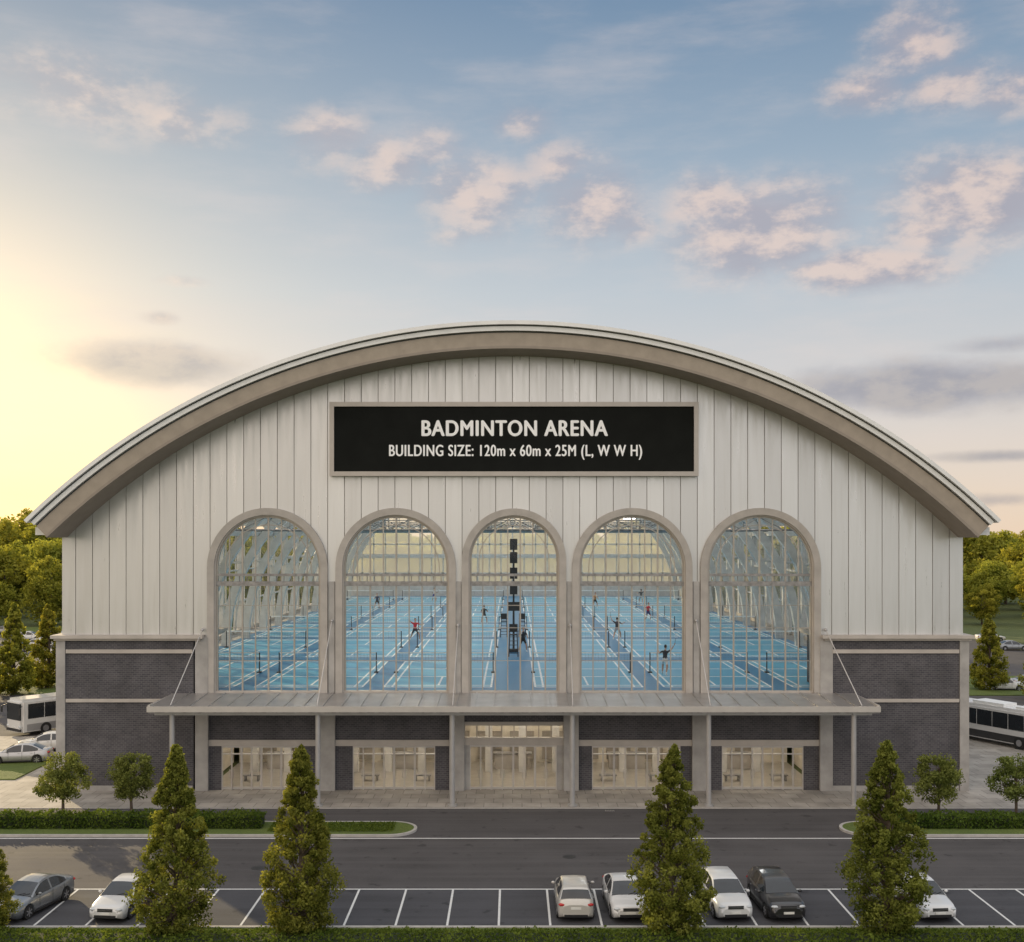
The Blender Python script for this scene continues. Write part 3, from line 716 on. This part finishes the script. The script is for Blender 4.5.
# ============================================================ cars
M_tyre=simple('tyre',(.02,.02,.02),.85); M_rim=simple('rim',(.45,.45,.47),.3,.8); M_cglass=simple('car_glass',(.015,.018,.022),.06,0,.1,1,0,20,.8)
M_head=simple('headlamp',(.55,.58,.6),.1); M_tail=simple('tail_lamp',(.45,.02,.02),.2); M_plate=simple('plate',(.7,.7,.66),.5); M_blk=simple('trim_black',(.02,.02,.022),.45)
def paint(name,c,metal=.0): return simple(name,c,.28,metal,.02,1,0,20,.5,.8)
def interp(x,tab):
    xs=[a for a,_ in tab]; ys=[b for _,b in tab]; return float(np.interp(x,xs,ys))
def carmesh(name,pm,style=0):
    m=MB()
    if style==0:
        ZT=[(-2.25,.60),(-2.2,.70),(-2.05,.77),(-1.6,.86),(-1.0,.95),(0,.95),(1.3,.99),(1.5,1.03),(2.1,1.02),(2.2,.97),(2.25,.80)]
        GT=[(-1.1,.95),(-.9,1.07),(-.6,1.24),(-.3,1.37),(0,1.43),(.3,1.45),(.7,1.43),(1.0,1.37),(1.3,1.24),(1.6,1.10),(1.75,1.02)]
    else:
        ZT=[(-2.2,.66),(-2.15,.78),(-2.0,.86),(-1.5,.96),(-1.0,1.02),(0,1.02),(1.5,1.06),(2.05,1.08),(2.15,1.0),(2.2,.8)]
        GT=[(-1.1,1.02),(-.85,1.18),(-.5,1.38),(-.2,1.49),(.2,1.54),(.8,1.55),(1.4,1.52),(1.7,1.45),(1.9,1.28),(2.08,1.08)]
    y0=ZT[0][0]; y1=ZT[-1][0]
    W=[(y0,.60),(y0+.04,.70),(y0+.12,.79),(y0+.35,.86),(-1.0,.895),(1.2,.895),(y1-.4,.86),(y1-.12,.80),(y1-.04,.72),(y1,.62)]
    ys=sorted(set([round(v,3) for v in list(np.linspace(y0,y1,47))+[y0+.04,y0+.12,y1-.04,y1-.12]])); wy=(-1.38,1.38)
    rings=[]
    for y in ys:
        w=interp(y,W); zt=interp(y,ZT); zb=.2+ (.12*max(0,1-(y-y0)/.2) if y<y0+.2 else 0)+(.12*max(0,1-(y1-y)/.2) if y>y1-.2 else 0)
        zl=zb
        for q in wy:
            if abs(y-q)<.37: zl=max(zl,.33+math.sqrt(.37**2-(y-q)**2))
        half=[(0,zb),(w-.26,zb),(w-.24,zl),(w-.02,zl),(w,max(zl+.02,.45)),(w,max(zl+.03,.6)),(w-.035,zt-.13 if zt-.13>zl+.05 else zl+.05),(w-.09,zt-.03),(w-.2,zt+.0),(w*.5,zt+.025),(0,zt+.03)]
        ring=[(x,y,z) for x,z in half]+[(-x,y,z) for x,z in half[-2:0:-1]]
        rings.append(ring)
    n=len(rings[0]); vs=[p for r_ in rings for p in r_]
    fs=[(i*n+j,i*n+(j+1)%n,(i+1)*n+(j+1)%n,(i+1)*n+j) for i in range(len(rings)-1) for j in range(n)]
    m.add(vs,fs,pm,True); m.add(rings[0],[tuple(range(n))],pm); m.add(rings[-1],[tuple(range(n))[::-1]],pm)
    gy=sorted(set([round(v,3) for v in list(np.linspace(GT[0][0],GT[-1][0],30))])); L=len(gy)
    zmax=max(b for _,b in GT); secs=[]
    for y in gy:
        zt=interp(y,GT); zb=interp(y,ZT)-.03; f=(zt-.98)/(zmax-.98); f=max(0,min(1,f)); wt=.80-.20*f; wb=.825-.05*max(0,(y-1.0))
        secs.append([(wb,y,zb),(wt+.015,y,max(zb,zt-.06)),(wt-.05,y,zt),(wt*.5,y,zt+.02),(0,y,zt+.025)])
    for i in range(L-1):
        ym=(gy[i]+gy[i+1])/2
        front=ym<-.3; rear=ym>(1.05 if style==0 else 1.72)
        for s in (1,-1):
            a=[(p[0]*s,p[1],p[2]) for p in secs[i]]; b=[(p[0]*s,p[1],p[2]) for p in secs[i+1]]
            for j in range(4):
                if j==0: mt=M_cglass if (abs(ym-.32)>.06 and -.85<ym<1.45) else pm
                elif j==1: mt=pm
                else: mt=M_cglass if ((front and ym>-1.08) or rear) else pm
                m.add([a[j],b[j],b[j+1],a[j+1]],[(0,1,2,3) if s==1 else (3,2,1,0)],mt,True)
    m.add([(p[0],p[1],p[2]) for p in secs[-1]]+[(-p[0],p[1],p[2]) for p in secs[-1][-2::-1]],[tuple(range(9))],pm)
    zh=interp(y0+.1,ZT)
    for s in (1,-1):
        m.ell((s*.60,y0+.12,zh-.08),(.19,.12,.07),M_head,12,8); m.ell((s*.66,y1-.08,.83),(.17,.10,.075),M_tail,12,8)
        m.ell((s*.97,-.72,1.0),(.10,.06,.07),pm,10,6); m.box(min(s*.84,s*.95),max(s*.84,s*.95),-.74,-.70,.95,.98,M_blk)
        m.ell((s*.58,y0+.06,.38),(.10,.05,.04),M_head,8,6)
        for yy in (-.62,.34,1.22): m.box(s*.897-.003,s*.897+.003,yy-.008,yy+.008,.35,.92,M_blk)
        for yy in (.12,1.02): m.box(s*.90-.015,s*.90+.015,yy-.09,yy+.05,.80,.825,M_rim)
        m.box(s*.885-.02,s*.885+.02,-.95,.95,.2,.28,M_blk)
        m.cyl((s*.12+.15,-1.12,.985),(s*.12+.5,-.98,1.05),.01,.01,M_blk,5)
        for q in wy:
            m.cyl((s*.68,q,.32),(s*.885,q,.32),.32,.32,M_tyre,24); m.cyl((s*.87,q,.32),(s*.889,q,.32),.22,.21,M_blk,20)
            for k in range(6):
                t=k*math.pi/3; Mx=Matrix.Translation((s*.893,q,.32))@Matrix.Rotation(t,4,'X'); m.box(-.006,.006,-.028,.028,.02,.205,M_rim,Mx)
            m.cyl((s*.885,q,.32),(s*.90,q,.32),.05,.05,M_rim,10)
    m.box(-.36,.36,y0-.012,y0+.06,zh-.17,zh-.03,M_blk); m.box(-.36,.36,y0-.018,y0+.05,zh-.105,zh-.09,M_rim)
    m.box(-.52,.52,y0-.010,y0+.1,.27,.40,M_blk); m.box(-.24,.24,y0-.03,y0,.42,.52,M_plate)
    m.box(-.24,.24,y1-.02,y1+.014,.62,.73,M_plate); m.box(-.55,.55,y1-.1,y1+.01,.26,.38,M_blk)
    m.box(-.7,.7,-2.0,2.0,.17,.24,M_blk)
    me=bpy.data.meshes.new(name); me.from_pydata(m.v,[],m.f)
    for q in m.mats: me.materials.append(q)
    me.polygons.foreach_set('material_index',m.m); me.polygons.foreach_set('use_smooth',m.sm)
    me.validate(); me.update(); return me
P_w=paint('paint_white',(.66,.66,.65)); P_s=paint('paint_silver',(.42,.42,.43),.5); P_b=paint('paint_black',(.02,.02,.022)); P_g=paint('paint_grey',(.24,.25,.26),.5); P_r=paint('paint_cream',(.55,.53,.49),.2)
CM={'w':carmesh('car_w',P_w),'s':carmesh('car_s',P_s),'b':carmesh('car_b',P_b,1),'g':carmesh('car_g',P_g),'h':carmesh('car_h',P_w,1),'r':carmesh('car_r',P_r,1)}
def car(k,x,y,rz,sc=.95):
    e=empty('parked_car',(x,y,-.012),rz,sc); child('car_body',CM[k],e)
car('g',-21.9,-23.7,R(-14)); car('w',-17.6,-23.7,R(-6)); car('r',2.79,-23.6,R(180),.94); car('w',5.12,-23.6,R(2),.95)
car('h',9.65,-23.6,R(4),.96); car('b',12.0,-23.6,R(3),.97); car('w',18.6,-23.6,R(4))
for px,py,k,rz in ((20,762,'s',R(-80)),(48,750,'w',R(-75)),(1004,690,'w',R(80)),(1032,688,'s',R(85)),(30,640,'w',R(90)),(52,636,'s',R(85)),(8,634,'g',R(80)),(40,648,'w',R(90)),(16,651,'b',R(90)),(58,655,'r',R(90)),(1012,650,'g',R(90)),(990,641,'w',R(90))):
    x,y=gp(px,py); car(k,x,y,rz,1.)
# ---- bus
M_bglass=simple('bus_glass',(.02,.024,.028),.08,0,.1,1,0,20,.8)
def bus(x,y,rz,pm,low):
    e=empty('parked_bus',(x,y,.012),rz); m=MB(); W=1.25; L=5.8
    bm=bmesh.new(); bmesh.ops.create_cube(bm,size=1); bmesh.ops.scale(bm,vec=(2*W,2*L,2.75),verts=bm.verts); bmesh.ops.translate(bm,vec=(0,0,.35+1.375),verts=bm.verts)
    bmesh.ops.bevel(bm,geom=[ed for ed in bm.edges if abs(ed.verts[0].co.z-ed.verts[1].co.z)>1 or ed.verts[0].co.z>2],offset=.22,segments=4,affect='EDGES')
    bm.verts.index_update(); m.add([v.co.copy() for v in bm.verts],[tuple(v.index for v in f.verts) for f in bm.faces],pm,False); bm.free()
    for s in (-1,1):
        xs=(s*1.24,s*1.262); a,b=min(xs),max(xs)
        for k in range(7):
            yy=-5.2+k*1.5; m.box(a,b,yy,yy+1.44,1.45,2.7,M_bglass)
        m.box(a,b,-5.3,5.3,.42,1.0,low)
        for q in (-3.6,3.3):
            m.cyl((s*.95,q,.5),(s*1.27,q,.5),.5,.5,M_tyre,24); m.cyl((s*1.2,q,.5),(s*1.285,q,.5),.28,.26,M_rim,16)
        m.cyl((s*1.2,-5.7,2.6),(s*1.5,-6.05,2.4),.03,.03,M_blk,6); m.box(s*1.5-.1,s*1.5+.1,-6.1,-6.02,1.9,2.4,M_blk)
        m.ell((s*.95,-5.78,.8),(.2,.08,.1),M_head,10,6); m.ell((s*1.0,5.78,1.0),(.1,.06,.2),M_tail,8,6)
    m.box(-1.05,1.05,-5.825,-5.7,1.35,2.75,M_bglass); m.box(-.9,.9,5.7,5.825,1.7,2.6,M_bglass)
    m.box(-1.1,1.1,-5.85,-5.7,.4,.62,M_blk); m.box(-.25,.25,-5.86,-5.8,.66,.78,M_plate)
    m.box(-.8,.8,-1.5,1.5,3.1,3.32,M_white); m.box(-.6,.6,2.5,3.6,3.1,3.25,M_white)
    m.obj('bus_body',e)
x,y=gp(34,735); bus(x+2.0,y+4.2,R(-38),P_w,P_s)
x,y=gp(1000,745); bus(x+.2,y+1.5,R(-152),P_w,P_b)

# ============================================================ world, sun
SAZ=R(-37); SEL=R(13)
w=bpy.data.worlds.new('World'); S.world=w; w.use_nodes=True; nt=w.node_tree; nt.nodes.clear()
out=nt.nodes.new('ShaderNodeOutputWorld'); bg=nt.nodes.new('ShaderNodeBackground'); nt.links.new(bg.outputs[0],out.inputs[0])
sky=nt.nodes.new('ShaderNodeTexSky'); sky.sky_type='NISHITA'; sky.sun_disc=False; sky.sun_elevation=SEL; sky.sun_rotation=SAZ; sky.air_density=1.; sky.dust_density=.6
tc=nt.nodes.new('ShaderNodeTexCoord'); dv=tc.outputs['Generated']
sp=nt.nodes.new('ShaderNodeSeparateXYZ'); nt.links.new(dv,sp.inputs[0])
az=math_(nt,'ARCTAN2',sp.outputs[0],sp.outputs[1]); el=math_(nt,'ARCSINE',sp.outputs[2])
cr=nt.nodes.new('ShaderNodeValToRGB'); nt.links.new(maprange(nt,el,0,R(90)),cr.inputs[0])
stops=[(0,(.78,.61,.47)),(3,(.72,.61,.53)),(6.5,(.63,.59,.575)),(12,(.48,.525,.57)),(18.5,(.295,.38,.475)),(25.5,(.16,.25,.37)),(36,(.22,.33,.48)),(55,(.95,.97,1.0)),(90,(1.15,1.15,1.15))]  # overhead stops, out of view, are brightened to add light from above
els=cr.color_ramp.elements
els[0].position=0; els[0].color=(*stops[0][1],1); els[1].position=1; els[1].color=(*stops[-1][1],1)
for p,c in stops[1:-1]:
    q=els.new(p/90); q.color=(*c,1)
gdir=Vector((math.sin(R(-30))*math.cos(R(1.5)),math.cos(R(-30))*math.cos(R(1.5)),math.sin(R(1.5))))
vm=nt.nodes.new('ShaderNodeVectorMath'); vm.operation='DOT_PRODUCT'; nt.links.new(dv,vm.inputs[0]); vm.inputs[1].default_value=gdir
ang=math_(nt,'ARCCOSINE',math_(nt,'MINIMUM',vm.outputs['Value'],.99999))
def gauss(sig): 
    return math_(nt,'EXPONENT',math_(nt,'MULTIPLY',math_(nt,'POWER',math_(nt,'DIVIDE',ang,R(sig)),2.),-1.))
def addc(a,fac,col):
    s=nt.nodes.new('ShaderNodeVectorMath'); s.operation='SCALE'; s.inputs[0].default_value=col; nt.links.new(fac,s.inputs[3])
    t=nt.nodes.new('ShaderNodeVectorMath'); t.operation='ADD'; nt.links.new(a,t.inputs[0]); nt.links.new(s.outputs[0],t.inputs[1]); return t.outputs[0]
c=cr.outputs[0]
c=addc(c,gauss(10),(.95,.48,-.06)); c=addc(c,gauss(20),(.30,.18,.01))
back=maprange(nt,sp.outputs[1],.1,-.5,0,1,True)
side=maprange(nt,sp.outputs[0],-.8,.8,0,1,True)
c=mixc(nt,back,c,mixc(nt,side,(1.66,1.38,1.10),(1.08,1.12,1.2)))  # added brightness in the unseen sky behind the camera, lights the facade
blobs=[(85,95,90,34,.8),(190,118,66,24,.7),(330,140,46,28,.9),(385,165,50,26,.9),(432,150,42,24,.8),(475,190,64,36,1.05),(520,126,40,15,.85),(560,165,42,22,.85),(600,205,58,36,1.15),(630,228,30,20,1.),
 (705,205,50,26,1.1),(762,232,86,40,1.35),(745,262,50,20,1.05),(865,268,80,19,1.35),(925,232,56,24,1.1),(975,200,84,38,1.35),(915,45,44,32,1.1),(948,86,50,18,1.1),(868,92,46,20,1.),(1010,92,40,20,1.),
 (155,362,80,17,1.5),(930,386,115,20,1.6),(1005,372,60,10,1.),(1000,456,60,5,1.),(160,318,18,6,.85),(185,281,30,6,.75),(1000,345,50,8,.9),(450,235,30,14,.6),(1000,500,40,6,.8)]
tot=None
for (px,py,rx,ry,wt) in blobs:
    a0=math.atan((px-CX)/F); e0=math.atan((HY-py)/F*math.cos(a0)); ra=rx/F*1.1; re=ry/F*1.2
    da=math_(nt,'DIVIDE',math_(nt,'SUBTRACT',az,a0),ra); de=math_(nt,'DIVIDE',math_(nt,'SUBTRACT',el,e0),re)
    d2=math_(nt,'MULTIPLY_ADD',da,da,math_(nt,'MULTIPLY',de,de))
    gg=math_(nt,'MULTIPLY',math_(nt,'EXPONENT',math_(nt,'MULTIPLY',d2,-1.)),wt)
    tot=gg if tot is None else math_(nt,'MAXIMUM',tot,gg)
cv=nt.nodes.new('ShaderNodeCombineXYZ'); nt.links.new(az,cv.inputs[0]); nt.links.new(math_(nt,'MULTIPLY',el,1.8),cv.inputs[1])
n1=noise(nt,cv.outputs[0],14,10,.62)
off=nt.nodes.new('ShaderNodeVectorMath'); off.operation='ADD'; nt.links.new(cv.outputs[0],off.inputs[0]); off.inputs[1].default_value=(-.014,.02,0)
n2=noise(nt,off.outputs[0],14,5,.6)
cv2=nt.nodes.new('ShaderNodeCombineXYZ'); nt.links.new(az,cv2.inputs[0]); nt.links.new(math_(nt,'MULTIPLY',el,4.),cv2.inputs[1])
n3=noise(nt,cv2.outputs[0],5,8,.6); veil=math_(nt,'MULTIPLY',maprange(nt,n3,.42,.8,0,1,True),.34)
dens=math_(nt,'ADD',tot,math_(nt,'MULTIPLY',math_(nt,'SUBTRACT',n1,.5),1.6))
mask=math_(nt,'MULTIPLY',maprange(nt,dens,.08,1.25,0,1,True),maprange(nt,tot,.02,.45,0,1,True))
mask=math_(nt,'MULTIPLY',mask,.86)
lit=maprange(nt,math_(nt,'SUBTRACT',n1,n2),-.10,.12,0,1,True)
low=maprange(nt,el,R(8),R(12))
dk=mixc(nt,low,(.30,.29,.34),(.38,.36,.41)); lt=mixc(nt,low,(.42,.38,.38),(.72,.575,.51))
cc=mixc(nt,lit,dk,lt)
cc=addc(cc,gauss(20),(.22,.16,.04))
c=mixc(nt,veil,c,(.74,.63,.58)); c=mixc(nt,mask,c,cc)
s=nt.nodes.new('ShaderNodeVectorMath'); s.operation='SCALE'; nt.links.new(sky.outputs[0],s.inputs[0]); s.inputs[3].default_value=.012
t=nt.nodes.new('ShaderNodeVectorMath'); t.operation='ADD'; nt.links.new(c,t.inputs[0]); nt.links.new(s.outputs[0],t.inputs[1])
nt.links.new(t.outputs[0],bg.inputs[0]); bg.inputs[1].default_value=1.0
sun=bpy.data.lights.new('sun','SUN'); sun.energy=5.; sun.angle=R(.6); sun.color=(1,.78,.46)
so=bpy.data.objects.new('sun',sun); COL.objects.link(so)
dirv=Vector((math.sin(SAZ)*math.cos(SEL),math.cos(SAZ)*math.cos(SEL),math.sin(SEL))); so.rotation_euler=dirv.to_track_quat('Z','Y').to_euler()
so.location=dirv*200

cam=bpy.data.cameras.new('camera'); co=bpy.data.objects.new('camera',cam); COL.objects.link(co)
co.location=(0,-75,17); co.rotation_euler=(R(90),0,0); cam.sensor_width=36; cam.lens=36*F/1024; cam.shift_y=(HY-471)/1024.; cam.shift_x=-.5/1024; cam.clip_end=9000; cam.clip_start=.5
S.camera=co
S.view_settings.view_transform='Standard'; S.view_settings.look='None'; S.view_settings.exposure=0
